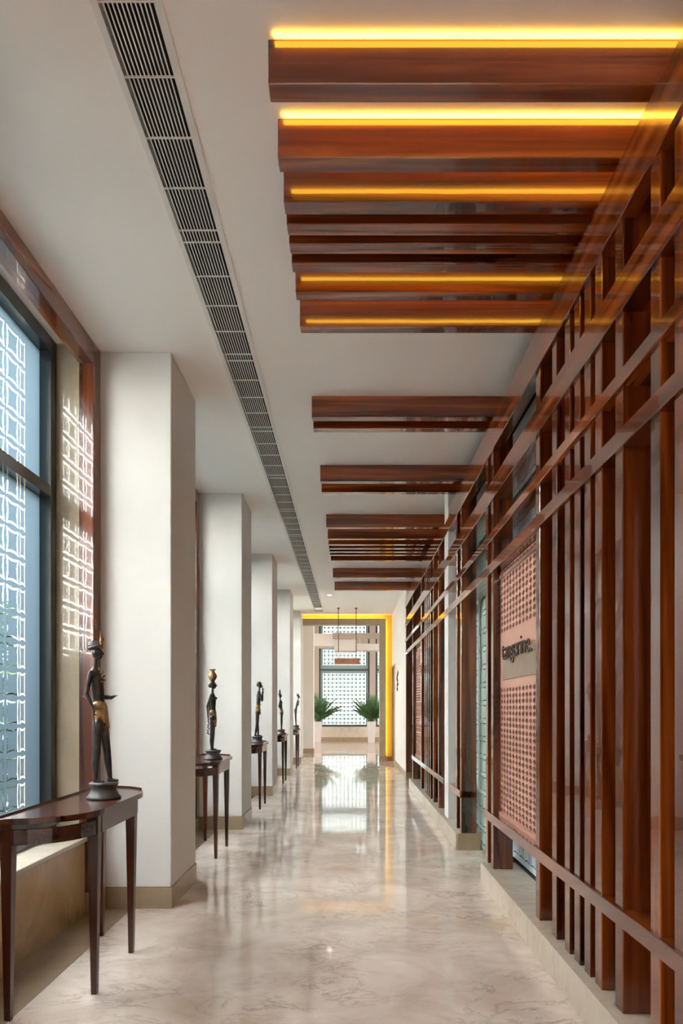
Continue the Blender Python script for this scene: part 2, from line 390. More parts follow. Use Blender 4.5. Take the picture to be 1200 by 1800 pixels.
for i, (a, b) in enumerate(bays):
    L = b-a
    W = empty('window_%d' % (i+1), (XG, (a+b)/2, 0)); W['kind'] = 'structure'
    R = Vector(W.location)
    # marble reveals and sill
    pbox('sill', R, -1.95, -1.535, a, b, .425, .453, M['marble_sill'], W, bev=.003)
    pbox('jamb_stone', R, -1.95, -1.585, b-.10, b-.001, .453, CEIL-.001, M['marble_jamb'], W)
    pbox('jamb_stone', R, -1.95, -1.585, a+.001, a+.10, .453, CEIL-.001, M['marble_jamb'], W)
    # wooden surround
    pbox('wood_jamb', R, -1.585, XW, b-.11, b-.001, .125, CEIL-.001, M['wood_z'], W, bev=.003)
    pbox('wood_jamb', R, -1.585, XW, a+.001, a+.11, .125, CEIL-.001, M['wood_z'], W, bev=.003)
    pbox('wood_header', R, -1.585, XW, a+.11, b-.11, CEIL-.125, CEIL-.001, M['wood_y'], W, bev=.003)
    pbox('jamb_base', R, -1.60, XW-.002, b-.11, b-.001, 0, .125, M['taupe'], W)
    pbox('jamb_base', R, -1.60, XW-.002, a+.001, a+.11, 0, .125, M['taupe'], W)
    # metal frame
    ya, yb = a+.10, b-.10
    pbox('frame_stile', R, -1.83, -1.72, yb-.075, yb, .453, 3.34, M['frame'], W, bev=.002)
    pbox('frame_stile', R, -1.83, -1.72, ya, ya+.075, .453, 3.34, M['frame'], W, bev=.002)
    pbox('frame_rail', R, -1.83, -1.72, ya+.075, yb-.075, 3.26, 3.34, M['frame'], W, bev=.002)
    pbox('transom', R, -1.83, -1.72, ya+.075, yb-.075, 2.42, 2.485, M['frame'], W, bev=.002)
    pbox('frame_rail', R, -1.83, -1.72, ya+.075, yb-.075, .453, .50, M['frame'], W, bev=.002)
    # panes and film
    p0, p1 = ya+.075, yb-.075
    for z0, z1 in ((.50, 2.42), (2.485, 3.26)):
        g = pbox('pane', R, XG-.006, XG, p0, p1, z0, z1, M['glass'], W)
        off = b - 4.103
        gy0 = 3.689+off-CELL*9; nc = 9
        f = mesh_obj('film', film_bm(p0, p1, z0, z1, gy0, nc, 2.462-CELL*14, tol=.043), M['film'], g)
        f.location = Vector((XG+.004, 0, 0)) - R - Vector(g.location)
        f['kind'] = 'stuff'

# ------------------------------------------------------------------ wooden screen on the right
S = empty('wooden_screen', (XS, 5.5, .142))
tag(S, 'tall glossy walnut slatted screen of posts and rails along the right wall', 'screen')
SR = Vector(S.location)
PH = 3.02
bm = bmesh.new(); bx(bm, 0, .13, -.035, .035, -(PH-.142)/2, (PH-.142)/2, .003)
pm = mesh_obj('post', bm, M['wood_z'], S); post_me = pm.data
posts = [4.72, 4.54, 3.44, 3.16, 2.972, 2.844, 2.72, 2.60, 2.40, 2.114, 1.956, 1.62, 1.40, 1.27, 1.15, 1.03, .84, .56, .30,
         5.80, 6.07, 7.31, 7.76, 8.06, 8.25, 8.43, 8.62, 9.08, 10.30]
for i, y in enumerate(posts):
    o = pm if i == 0 else data_obj('post', post_me, S)
    o.location = Vector((XS, y+(.035 if y == 5.80 else 0), .142 + (PH-.142)/2)) - SR
o = pbox('end_post', SR, XS, XS+.13, 11.52, 11.59, .13, 3.02, M['wood_brown'], S, bev=.003)
def rail(name, y0, y1, z0, z1, x0=XS-.012, x1=XS+.125, mat='wood_y'):
    return pbox(name, SR, x0, x1, y0, y1, z0, z1, M[mat], S, bev=.003)
rail('bottom_rail', .2, 4.757, .443, .503)
rail('bottom_rail', 5.80, 6.42, .443, .503)
rail('bottom_rail', 6.82, 10.36, .443, .503)
rail('rail', .2, 11.6, 2.105, 2.170)
rail('rail', .2, 11.6, 2.318, 2.372)
rail('rail', .2, 11.6, 2.575, 2.662)
rail('rail_cap', .2, 11.6, 2.662, 2.722, XS-.002, XS+.06)
rail('top_rail', .2, 11.6, 2.90, 3.022, XS-.012, XS+.05)
rail('top_cap', .2, 11.6, 3.022, 3.125, XS+.0, XS+.14)
# dark backing board close behind the near slats
# ------------------------------------------------------------------ white structural column in the screen
c = empty('column', (XS, 6.68, 0)); tag(c, 'slim white square column standing within the right-hand wooden screen', 'column')
pbox('shaft', c.location, XS-.004, 1.14, 6.556, 6.806, .142, CEIL-.001, M['white'], c, bev=.003)

# ------------------------------------------------------------------ copper sign panels
def petal_panel(bm, y0, y1, z0, z1, cy, cz, t=.006):
    """sheet with rows of leaf shaped cut-outs: two slanting leaves in each cell"""
    ny = max(1, round((y1-y0)/cy)); nz = max(1, round((z1-z0)/cz)); dy = (y1-y0)/ny; dz = (z1-z0)/nz
    N = 4
    for i in range(ny):
        for j in range(nz):
            a, c_ = y0+i*dy, z0+j*dz
            mir = (j % 2)
            # hole: leaf between two arcs, slightly narrowed
            hole = []
            for k in range(2*N):
                th = 2*PI*k/(2*N)
                u = .5 + .40*math.cos(th); 
                v = .48 + .43*math.sin(th)*(1-.35*abs(math.cos(th)))
                hole.append((u, 1-v if mir else v))
            sqp = []
            for k in range(2*N):
                th = 2*PI*k/(2*N); cx_, sx_ = math.cos(th), math.sin(th); mm = max(abs(cx_), abs(sx_))
                v = .5+.5*sx_/mm
                sqp.append((.5+.5*cx_/mm, 1-v if mir else v))
            H = [bm.verts.new((0, a+u*dy, c_+v*dz)) for u, v in hole]
            HB = [bm.verts.new((t, a+u*dy, c_+v*dz)) for u, v in hole]
            Q = [bm.verts.new((0, a+u*dy, c_+v*dz)) for u, v in sqp]
            n = 2*N
            for k in range(n):
                bm.faces.new((Q[k], Q[(k+1)%n], H[(k+1)%n], H[k])); bm.faces.new((H[k], H[(k+1)%n], HB[(k+1)%n], HB[k]))
def sign(y0, y1, label, lettered):
    X = .992
    T = empty('sign_panel', (X, (y0+y1)/2, .503)); tag(T, label, 'sign'); R = Vector(T.location)
    pbox('backing', R, X+.006, X+.02, y0, y1, .503, 2.10, M['copper_dark'], T)
    pbox('trim', R, X-.012, X+.02, y0, y1, 2.045, 2.072, M['wood_y'], T)
    pbox('trim', R, X-.012, X+.006, y0, y1, .5035, .525, M['copper'], T)
    bands = ((.525, 1.337), (1.69, 2.045), (2.072, 2.10)) if lettered else ((.525, 2.045), (2.072, 2.10))
    for z0, z1 in bands:
        bm = bmesh.new(); petal_panel(bm, y0, y1, z0, z1, .078, .0375)
        s = mesh_obj('pierced_sheet', bm, M['copper'], T); s.location = Vector((X, 0, 0)) - R
    if lettered:
        pbox('plain_band', R, X-.001, X+.006, y0, y1, 1.337, 1.69, M['copper'], T)
        pl = pbox('name_plate', R, X-.010, X-.001, 3.479, 4.40, 1.386, 1.545, M['sign_taupe'], T)
        cu = bpy.data.curves.new('lettering', 'FONT'); cu.body = 'tangerine.'; cu.size = .165; cu.extrude = .004; cu.offset = -.0012; cu.space_character = 1.0
        to = bpy.data.objects.new('lettering', cu); COL.objects.link(to)
        bpy.context.view_layer.update()
        me = bpy.data.meshes.new_from_object(to.evaluated_get(bpy.context.evaluated_depsgraph_get()))
        COL.objects.unlink(to); bpy.data.objects.remove(to)
        xs = [v.co.x for v in me.vertices]; k = .70/(max(xs)-min(xs)); x0 = min(xs)
        # reading direction runs from far (left in view) to near
        for v in me.vertices:
            x, y, z = (v.co.x-x0)*k, v.co.y*1.0, v.co.z
            v.co = (-z, -x, y)
        me.materials.clear(); me.materials.append(M['letter'])
        lt = data_obj('lettering', me, T, Vector((X-.020, 4.36, 1.512)) - R)
        lt['label'] = 'raised dark lettering reading tangerine.'
sign(3.478, 4.50, 'pink copper pierced panel lettered tangerine. between the near posts', True)
sign(9.13, 10.26, 'small pink copper pierced panel in the far end of the screen', False)

# ------------------------------------------------------------------ glass partition and door behind the screen
def glass_panel(name, y0, y1, z0, z1, label, cat, x=1.165, filmk='film_in', gl='glass', struct=False):
    T = empty(name, (x, (y0+y1)/2, z0)); R = Vector(T.location)
    tag(T, label, cat)
    pbox('glass_sheet', R, x, x+.012, y0, y1, z0, z1, M[gl], T)
    n = max(1, int((y1-y0-.06)/CELL)); g0 = (y0+y1)/2 - n*CELL/2
    f = mesh_obj('film', film_bm(y0+.005, y1-.005, z0+.005, z1-.005, g0, n, z0+.03, half=False), M[filmk], T)
    f.location = Vector((x-.003, 0, 0)) - R; f['kind'] = 'stuff'
    return T, R
glass_panel('glass_partition', 3.43, 4.93, .145, 2.69, 'frosted patterned glass partition behind the lettered copper panel', 'glass panel')
glass_panel('glass_partition', 6.0, 6.55, .145, 2.69, 'narrow frosted glass partition between glass door and white column', 'glass panel')
glass_panel('glass_partition', 6.81, 10.40, .145, 2.69, 'wide frosted glass partition behind the far slats', 'glass panel')
T, R = glass_panel('glass_door', 4.95, 5.95, .015, 2.69, 'green frosted glass door in the gap of the wooden screen', 'glass door', x=1.12, filmk='film_green', gl='glass_green')
pbox('patch_fitting', R, 1.105, 1.145, 5.77, 5.95, .005, .085, M['steel'], T, bev=.004)
pbox('patch_fitting', R, 1.105, 1.145, 4.95, 5.13, .005, .085, M['steel'], T, bev=.004)
pbox('patch_fitting', R, 1.105, 1.145, 5.77, 5.95, 2.61, 2.69, M['steel'], T, bev=.004)

# ------------------------------------------------------------------ ceiling beams with amber led strips
beams = [1.46, 1.80, 2.184, 2.477, 2.694, 2.817, 2.934, 3.061, 3.274, 3.566, 4.678, 4.868, 6.0, 6.30, 7.52, 8.02, 8.30, 8.50, 8.68, 8.86, 9.20, 10.40, 11.50]  # first two are unseen, added in the same rhythm to shade the ceiling
blab = ['unseen walnut ceiling beam overhead behind the picture edge', 'unseen walnut ceiling beam overhead just out of frame',
 'dark walnut ceiling beam nearest the viewer, below the widest amber light strip',
 'walnut ceiling beam second from the viewer, below the second amber strip',
 'walnut ceiling beam third from the viewer, with an amber streak on its face',
 'walnut ceiling beam fourth from the viewer in the near cluster',
 'walnut ceiling beam fifth from the viewer in the near cluster',
 'walnut ceiling beam sixth from the viewer in the near cluster',
 'walnut ceiling beam seventh from the viewer, amber lit along its top edge',
 'walnut ceiling beam closing the near cluster, before bare white ceiling',
 'nearer beam of the first lone pair past the bare ceiling',
 'farther beam of the first lone pair past the bare ceiling',
 'nearer beam of the second lone pair of walnut ceiling beams',
 'farther beam of the second lone pair of walnut ceiling beams',
 'first walnut beam of the far ceiling cluster', 'second walnut beam of the far ceiling cluster',
 'third walnut beam of the far ceiling cluster', 'fourth walnut beam of the far ceiling cluster',
 'fifth walnut beam of the far ceiling cluster', 'sixth walnut beam of the far ceiling cluster',
 'seventh walnut beam of the far ceiling cluster', 'second last walnut ceiling beam before the yellow portal',
 'last walnut ceiling beam before the yellow portal, amber lit']
XB0, XB1 = -.262, 1.138
bm = bmesh.new(); bx(bm, XB0, XB1, 0, .07, -.145, -.001, .003)
b0 = mesh_obj('beam_body', bm, M['wood_x']); beam_me = b0.data; bpy.data.objects.remove(b0)
bm = bmesh.new(); bx(bm, XB0+.02, XB1-.02, -.006, .006, -.010, -.002)
l0 = mesh_obj('led_strip', bm, M['led']); led_me = l0.data; bpy.data.objects.remove(l0)
near_led = {2.184, 2.477}; far_led = {2.184, 2.477, 3.061, 3.274, 10.40}
for i, y in enumerate(beams):
    B = empty('ceiling_beam', (0, y, CEIL)); tag(B, blab[i], 'beam', 'walnut ceiling beams')
    data_obj('beam_body', beam_me, B)
    if y in near_led: data_obj('led_strip', led_me, B, (0, -.014, 0))
    if y in far_led: data_obj('led_strip', led_me, B, (0, .088, 0))

# ------------------------------------------------------------------ linear ceiling grille
G = empty('ceiling_grille', (-.677, 7, CEIL)); tag(G, 'long white linear slot air grille running along the ceiling', 'air grille')
GR = Vector(G.location)
GY0, GY1 = -2.9, 15.05
pbox('flange', GR, -.787, -.764, GY0, GY1, CEIL-.006, CEIL+.03, M['grille'], G)
pbox('flange', GR, -.595, -.568, GY0, GY1, CEIL-.006, CEIL+.03, M['grille'], G)
pbox('end_flange', GR, -.764, -.595, GY1-.03, GY1, CEIL-.006, CEIL+.03, M['grille'], G)
bm = bmesh.new()
for k in range(1, 12):
    x = -.764 + k*.169/12
    bx(bm, x-.0022, x+.0022, GY0, GY1-.03, CEIL-.004, CEIL+.001)
s = mesh_obj('slats', bm, M['grille'], G); s.location = -GR; s['kind'] = 'stuff'
bm = bmesh.new(); bx(bm, -.085, .085, -.003, .003, -.0045, .0005); cb = mesh_obj('crossbar', bm, M['grille'], G); cb_me = cb.data
ys = []
y = 3.135
k = 0
while y < GY1-.05:
    ys.append(y); k += 1
    y += .0778 if k % 5 == 0 else .2475
y = 3.057; k = 0
while y > 1.3: ys.append(y); y -= .2475
for i, y in enumerate(ys):
    o = cb if i == 0 else data_obj('crossbar', cb_me, G)
    o.location = Vector((-.6795, y, CEIL)) - GR
bm = bmesh.new(); bx(bm, -.781, -.573, GY0, GY1, CEIL+.08, CEIL+.10); s = mesh_obj('duct', bm, M['duct'], G); s.location = -GR
for xx in (-.7809, -.5739):
    bm = bmesh.new(); bx(bm, xx-.0005, xx+.0005, GY0, GY1, CEIL+.03, CEIL+.08); s = mesh_obj('duct_side', bm, M['duct'], G); s.location = -GR

# ------------------------------------------------------------------ console tables
def arc_outline(v_out, flat, half, n=10):
    """right half of a demilune outline from the flat front to the back corner"""
    P = []
    for k in range(n+1):
        t = PI/2*k/n
        P.append((flat + (half-flat)*math.sin(t), v_out*math.cos(t)**.8 if k < n else 0.0))
    return P
def prism(bm, pts, z0, z1):
    lo = [bm.verts.new((x, y, z0)) for x, y in pts]; hi = [bm.verts.new((x, y, z1)) for x, y in pts]
    n = len(pts)
    bm.faces.new(lo[::-1]); bm.faces.new(hi)
    for i in range(n): bm.faces.new((lo[i], lo[(i+1)%n], hi[(i+1)%n], hi[i]))
XT = -1.348
def strip(bm, pts, th, z0, z1):
    """thin wall following a polyline"""
    pts = [Vector((x, y, 0)) for x, y in pts]; off = []
    for i, p in enumerate(pts):
        d_ = pts[min(i+1, len(pts)-1)] - pts[max(0, i-1)]; nrm = Vector((d_.y, -d_.x, 0)).normalized(); off.append(p + nrm*th)
    def P(p, z): return bm.verts.new((p.x, p.y, z))
    q = [[P(a, z0), P(b_, z0), P(b_, z1), P(a, z1)] for a, b_ in zip(pts, off)]
    for A, B_ in zip(q, q[1:]):
        for k in range(4): bm.faces.new((A[k], A[(k+1)%4], B_[(k+1)%4], B_[k]))
    bm.faces.new(q[0][::-1]); bm.faces.new(q[-1])
tab_labels = ['dark mahogany half-moon console table nearest the viewer by the window',
 'half-moon console table carrying the pot-bearing figure', 'half-moon console table carrying the flute playing figure',
 'half-moon console table fourth from the front', 'half-moon console table farthest away, next to the last column']
TABLES = [3.12, 5.72, 8.40, 11.20, 13.95]
TT = .782
def make_table(yc, label):
    T = empty('console_table', (XT, yc, 0)); tag(T, label, 'table', 'half-moon console tables')
    right = arc_outline(.315, .245, .525)
    pts = [(v, u) for u, v in right]                 # local x outwards, local y along corridor
    full = [(v, -u) for u, v in right][::-1] + pts
    bm = bmesh.new(); prism(bm, full, TT-.024, TT)
    bmesh.ops.bevel(bm, geom=[e for e in bm.edges if abs(e.verts[0].co.z-e.verts[1].co.z) < 1e-6], offset=.004, segments=1, affect='EDGES')
    mesh_obj('table_top', bm, M['table'], T)
    # low gallery rim at the back and round the far end
    bm = bmesh.new()
    rim = [(.004, -.515), (.004, .515)]
    strip(bm, rim, .007, TT, TT+.009)
    strip(bm, [(x, y) for x, y in pts[4:]], .006, TT-.002, TT+.009)
    mesh_obj('gallery_rim', bm, M['table'], T)
    # front apron
    bm = bmesh.new(); bx(bm, .275, .297, -.225, .225, TT-.105, TT-.024, .002); mesh_obj('apron', bm, M['table'], T)
    bm = bmesh.new(); bx(bm, .01, .03, -.47, .47, TT-.10, TT-.024, .002); mesh_obj('apron', bm, M['table'], T)
    for s_ in (-1, 1):
        cur = arc_outline(.272, .245, .497)
        bm = bmesh.new(); strip(bm, [(v, s_*u) for u, v in cur], .018 if s_ > 0 else -.018, TT-.105, TT-.046); mesh_obj('curved_apron', bm, M['table'], T)
    for lx, ly in ((.272, -.242), (.272, .242), (.033, -.490), (.033, .490)):
        bm = bmesh.new()
        secs = [(0, .0115, 0), (TT-.13, .0215, 0), (TT-.024, .0235, 0)]
        rings = [[bm.verts.new((lx+sx*h, ly+sy*h, z)) for sx, sy in ((-1,-1),(1,-1),(1,1),(-1,1))] for z, h, _ in secs]
        for A, B_ in zip(rings, rings[1:]):
            for k in range(4): bm.faces.new((A[k], A[(k+1)%4], B_[(k+1)%4], B_[k]))
        bm.faces.new(rings[0][::-1]); bm.faces.new(rings[-1])
        mesh_obj('leg', bm, M['table_z'], T)
    return T
for y, lb in zip(TABLES, tab_labels): make_table(y, lb)

# ------------------------------------------------------------------ bronze figures
def remeshed(name, bm, mat, parent, vox=.0032, smooth=3):
    o = mesh_obj(name, bm, mat, parent, smooth=True)
    m = o.modifiers.new('fuse', 'REMESH'); m.mode = 'VOXEL'; m.voxel_size = vox; m.use_smooth_shade = True
    s = o.modifiers.new('soften', 'SMOOTH'); s.iterations = smooth; s.factor = .5
    return o
def figure(name, loc, label, J, extras, s=1.0):
    """J: joint positions (local x = forward, y = sideways, z up); base disc at z 0..0.075"""
    T = empty(name, loc); tag(T, label, 'statue', 'bronze figures on the console tables'); T.scale = (s, s, s)
    bm = bmesh.new()
    lathe(bm, [(.076, 0), (.078, .006), (.070, .014), (.057, .035), (.056, .052), (.064, .062), (.067, .070), (.060, .076)], 28)
    mesh_obj('base', bm, M['bronze_base'], T, smooth=True)
    bm = bmesh.new()
    for a, b, r0, r1 in J['limbs']: capsule(bm, a, b, r0*1.12, r1*1.12)
    for c_, r in J.get('blobs', []): ellipsoid(bm, c_, *r)
    h = Vector(J['head'])
    ellipsoid(bm, h, .024, .021, .031); ellipsoid(bm, h+Vector((.008, 0, -.016)), .017, .014, .017)   # skull, jaw
    capsule(bm, h+Vector((.022, 0, .006)), h+Vector((.030, 0, -.006)), .0035, .0055)                    # nose
    capsule(bm, h+Vector((.020, -.007, -.0175)), h+Vector((.020, .007, -.0175)), .0042, .0042)          # lips
    for sy in (-1, 1):
        ellipsoid(bm, h+Vector((.021, sy*.009, .004)), .004, .006, .0035)                                # eyes
        ellipsoid(bm, h+Vector((-.002, sy*.0215, -.002)), .007, .004, .011)                              # ears
    remeshed('body', bm, M['bronze'], T, vox=.0034, smooth=2)
    for nm, fn, mt, rm in extras:
        bm = bmesh.new(); fn(bm)
        if rm: remeshed(nm, bm, M[mt], T)
        else: mesh_obj(nm, bm, M[mt], T, smooth=True)
    return T
def hand(limbs, w, d, up=Vector((0,0,1)), spread=.5):
    """palm, four fingers and a thumb at wrist w pointing along d"""
    w = Vector(w); d = Vector(d).normalized(); a, b = frame_of(d)
    limbs.append((w, w+d*.014, .0055, .0065))
    for k in range(4):
        o = a*(k-1.5)*.0042; L = (.015, .018, .017, .013)[k]
        m_ = w+d*.016+o; limbs.append((m_, m_+d*L*.6+b*.001, .0024, .0022)); limbs.append((m_+d*L*.6+b*.001, m_+d*L+b*.005, .0022, .0018))
    limbs.append((w+d*.005+a*-.007, w+d*.013+a*-.013, .0026, .002))

# 1: turbaned man, one arm held out
L = []
for sy, ax, kx, hx in ((-1, -.030, -.026, -.024), (1, .023, .008, -.008)):
    y = sy*.020
    L += [((hx, y, .335), (kx, y, .215), .021, .0165), ((kx, y, .215), (kx*.5+ax*.5-.003, y, .165), .0165, .0155),
          ((kx*.5+ax*.5-.003, y, .165), (ax, y, .090), .0155, .0085), ((ax-.006, y, .083), (ax+.034, y, .0805), .008, .006)]
L += [((-.018, -.012, .345), (-.018, .012, .345), .028, .028), ((-.018, 0, .35), (-.022, 0, .43), .028, .023),
      ((-.022, 0, .43), (-.034, 0, .55), .023, .029), ((-.040, -.03, .580), (-.040, .03, .580), .017, .017), ((-.036, 0, .55), (-.042, 0, .59), .03, .02),
      ((-.043, 0, .59), (-.038, 0, .65), .0105, .0095)]
L += [((-.045, -.043, .582), (-.062, -.050, .490), .0115, .0095), ((-.062, -.050, .490), (-.032, -.046, .418), .0095, .0068)]; hand(L, (-.032, -.046, .418), (.25, 0, -1))
L += [((-.045, .043, .582), (-.045, .052, .475), .0115, .0095), ((-.045, .052, .475), (.020, .040, .470), .0125, .0085)]; hand(L, (.020, .040, .470), (1, -.1, .45))
def turban(bm):
    for k, (dx, dz, rx, rz) in enumerate(((-.006, .020, .036, .010), (-.010, .031, .033, .010), (-.013, .041, .027, .009))):
        ellipsoid(bm, (-.036+dx, 0, .685+dz), rx, .029-k*.003, rz, rot=Matrix.Rotation(-.25, 4, 'Y'))
def plume(bm):
    capsule(bm, (-.014, 0, .705), (-.012, 0, .745), .010, .006); capsule(bm, (-.012, 0, .745), (-.018, 0, .778), .005, .0015); capsule(bm, (-.014, .006, .72), (-.003, .006, .752), .006, .002)
def skirt1(bm):
    capsule(bm, (-.020, -.010, .43), (-.020, .010, .43), .030, .030)
    ellipsoid(bm, (-.016, 0, .388), .031, .035, .052)
    for k in range(5): capsule(bm, (.004, -.018+.009*k, .43), (.006+.003*k, -.022+.011*k, .335-.008*(k % 3)), .0065, .0038)
    capsule(bm, (-.036, -.02, .40), (-.034, -.022, .335), .006, .004)
def neckl(bm):
    for k in range(9):
        t = k/8; ellipsoid(bm, (-.016+.012*math.sin(t*PI)+.004*t, -.012+.024*(k % 2), .60-.075*t), .006, .006, .006)
def dagger(bm):
    capsule(bm, (-.030, -.05, .40), (-.022, -.052, .325), .004, .0025); capsule(bm, (-.036, -.05, .388), (-.020, -.05, .392), .003, .003); ellipsoid(bm, (-.022, -.05, .318), .007, .005, .008)
T0 = TT+.0008
figure('bronze_figure', (-1.150, 3.19, T0), 'bronze figure of a turbaned man with one arm held out, nearest the viewer',
       dict(limbs=L, head=(-.032, 0, .680)), [('turban', turban, 'bronze_base', True), ('plume', plume, 'gold', False), ('loincloth', skirt1, 'gold', True), ('necklace', neckl, 'gold', False), ('dagger', dagger, 'bronze', False)])

# 2: woman with a pot on her head
L = []
for sy in (-1, 1):
    y = sy*.013
    L += [((-.002, y, .33), (-.006, y, .20), .019, .0155), ((-.006, y, .20), (-.010, y, .15), .0155, .0145), ((-.010, y, .15), (-.008, y, .088), .0145, .0085), ((-.012, y, .083), (.024, y, .0805), .008, .006)]
L += [((.0, -.010, .34), (.0, .010, .34), .026, .026), ((0, 0, .35), (.0, 0, .42), .027, .018), ((.0, 0, .42), (-.003, 0, .50), .018, .025),
      ((-.008, -.028, .53), (-.008, .028, .53), .014, .014), ((-.004, 0, .51), (-.006, 0, .54), .024, .015), ((-.006, 0, .54), (-.002, 0, .59), .0095, .009)]
for sy in (-1, 1):
    L += [((-.010, sy*.040, .528), (-.038, sy*.046, .44), .0100, .0085), ((-.038, sy*.046, .44), (-.034, sy*.040, .36), .0085, .006)]; hand(L, (-.034, sy*.040, .36), (.1, 0, -1))
B2 = [((.020, -.014, .505), (.013, .012, .013)), ((.020, .014, .505), (.013, .012, .013))]
def pot(bm): lathe(bm, [(.012, .650), (.026, .660), (.036, .680), (.036, .695), (.026, .712), (.016, .722), (.016, .732), (.026, .742), (.027, .746), (.018, .746), (.010, .735)], 20, -.004, 0)
def ring(bm): ellipsoid(bm, (-.004, 0, .650), .020, .020, .008)
def bun(bm): ellipsoid(bm, (-.022, 0, .612), .020, .018, .022); ellipsoid(bm, (-.006, 0, .628), .026, .024, .018)
def skirt2(bm):
    capsule(bm, (0, -.008, .385), (0, .008, .385), .028, .028); ellipsoid(bm, (.004, 0, .33), .028, .032, .075)
    for k in range(4): capsule(bm, (.02, -.012+.008*k, .38), (.022, -.014+.009*k, .27), .007, .004)
def tassel(bm):
    for k in range(6): capsule(bm, (-.030-.002*k, -.03, .33-.022*k), (-.034+.01*(k % 2), -.034, .315-.022*k), .006, .004)
figure('bronze_figure', (-1.135, 5.66, T0), 'bronze figure of a woman carrying a pot on her head',
       dict(limbs=L, head=(0, 0, .615), blobs=B2), [('pot', pot, 'gold', False), ('head_ring', ring, 'bronze_base', False), ('hair', bun, 'bronze', True), ('skirt', skirt2, 'gold', True), ('tassels', tassel, 'bronze', False)])

# 3: flute player leaning forward
L = []
for sy, ax in ((-1, -.022), (1, .010)):
    y = sy*.016
    L += [((.004, y, .34), (-.002, y, .215), .019, .0155), ((-.002, y, .215), (ax*.5, y, .15), .0155, .014), ((ax*.5, y, .15), (ax, y, .088), .014, .008), ((ax-.006, y, .083), (ax+.032, y, .0805), .008, .006)]
L += [((.006, -.01, .35), (.006, .01, .35), .026, .026), ((.006, 0, .36), (.010, 0, .44), .026, .021), ((.010, 0, .44), (.020, 0, .56), .021, .026),
      ((.018, -.030, .59), (.018, .030, .59), .015, .015), ((.02, 0, .56), (.020, 0, .60), .025, .016), ((.020, 0, .60), (.026, 0, .65), .0095, .009)]
for sy, e, h_ in ((-1, (.052, -.050, .52), (.068, -.012, .625)), (1, (.050, .048, .49), (.066, .010, .590))):
    L += [((.018, sy*.040, .590), e, .0105, .009), (e, h_, .009, .006)]; hand(L, h_, (.2, -sy*.8, .4))
def flute(bm): tube(bm, [(.056, 0, .668), (.064, 0, .60), (.070, -.002, .50)], .0045, 8)
def cap3(bm): ellipsoid(bm, (.022, 0, .700), .028, .026, .020); ellipsoid(bm, (.006, 0, .680), .018, .022, .022)
def sash(bm):
    capsule(bm, (.008, -.008, .42), (.008, .008, .42), .027, .027); ellipsoid(bm, (.008, 0, .385), .031, .034, .048)
    capsule(bm, (.030, -.01, .42), (.040, -.014, .335), .009, .006); capsule(bm, (.024, .012, .43), (.048, .018, .46), .007, .004)
figure('bronze_figure', (-1.150, 8.47, T0), 'bronze figure raising a flute to its mouth',
       dict(limbs=L, head=(.028, 0, .675)), [('flute', flute, 'bronze', False), ('hair', cap3, 'bronze', True), ('sash', sash, 'gold', True)], s=1.05)

# 4: standing woman with a tall bun
def slim(lean, sway):
    L = []
    for sy in (-1, 1):
        y = sy*.012
        L.append(((sway, y, .33), (sway*.6, y, .20), .018, .015)); L.append(((sway*.6, y, .20), (0, y, .088), .015, .008)); L.append(((-.008, y, .083), (.026, y, .0805), .008, .006))
    L.extend([((sway, -.01, .345), (sway, .01, .345), .025, .025), ((sway, 0, .35), (sway*.6+lean*.3, 0, .43), .025, .018), ((sway*.6+lean*.3, 0, .43), (lean*.7, 0, .52), .018, .024),
        ((lean*.7, -.027, .55), (lean*.7, .027, .55), .013, .013), ((lean*.7, 0, .53), (lean*.8, 0, .56), .022, .014), ((lean*.8, 0, .56), (lean, 0, .61), .009, .009)])
    return L
L = slim(-.020, .004)
for sy in (-1, 1):
    L += [((-.016, sy*.038, .548), (-.040, sy*.046, .46), .010, .0085), ((-.040, sy*.046, .46), (-.004, sy*.036, .40), .0085, .006)]; hand(L, (-.004, sy*.036, .40), (1, 0, -.3))
B4 = [((.008, -.013, .525), (.012, .011, .012)), ((.008, .013, .525), (.012, .011, .012))]
def bun4(bm): ellipsoid(bm, (-.028, 0, .655), .027, .024, .018); ellipsoid(bm, (-.026, 0, .69), .018, .018, .022); ellipsoid(bm, (-.026, 0, .722), .013, .013, .015)
def skirt4(bm): capsule(bm, (.002, -.006, .40), (.002, .006, .40), .027, .027); ellipsoid(bm, (.006, 0, .355), .030, .033, .065)
figure('bronze_figure', (-1.128, 11.22, T0), 'bronze figure of a woman with a tall bun, fourth from the front',
       dict(limbs=L, head=(-.020, 0, .635), blobs=B4), [('hair', bun4, 'bronze', True), ('skirt', skirt4, 'gold', True)])
# 5: slim figure leaning towards the corridor
L = slim(.045, -.012)
for sy in (-1, 1):
    L += [((.032, sy*.038, .548), (.045, sy*.046, .47), .010, .0085), ((.045, sy*.046, .47), (.052, sy*.020, .535), .0085, .006)]; hand(L, (.052, sy*.020, .535), (.6, -sy*.5, .5))
def hair5(bm): ellipsoid(bm, (.036, 0, .662), .028, .025, .022); ellipsoid(bm, (.030, 0, .69), .014, .014, .012)
def skirt5(bm): capsule(bm, (-.010, -.006, .38), (-.010, .006, .38), .027, .027); ellipsoid(bm, (-.010, 0, .345), .028, .032, .05)
figure('bronze_figure', (-1.105, 13.97, T0), 'bronze slim figure leaning towards the corridor, farthest away',
       dict(limbs=L, head=(.046, 0, .635)), [('hair', hair5, 'bronze', True), ('skirt', skirt5, 'bronze', True)], s=1.05)

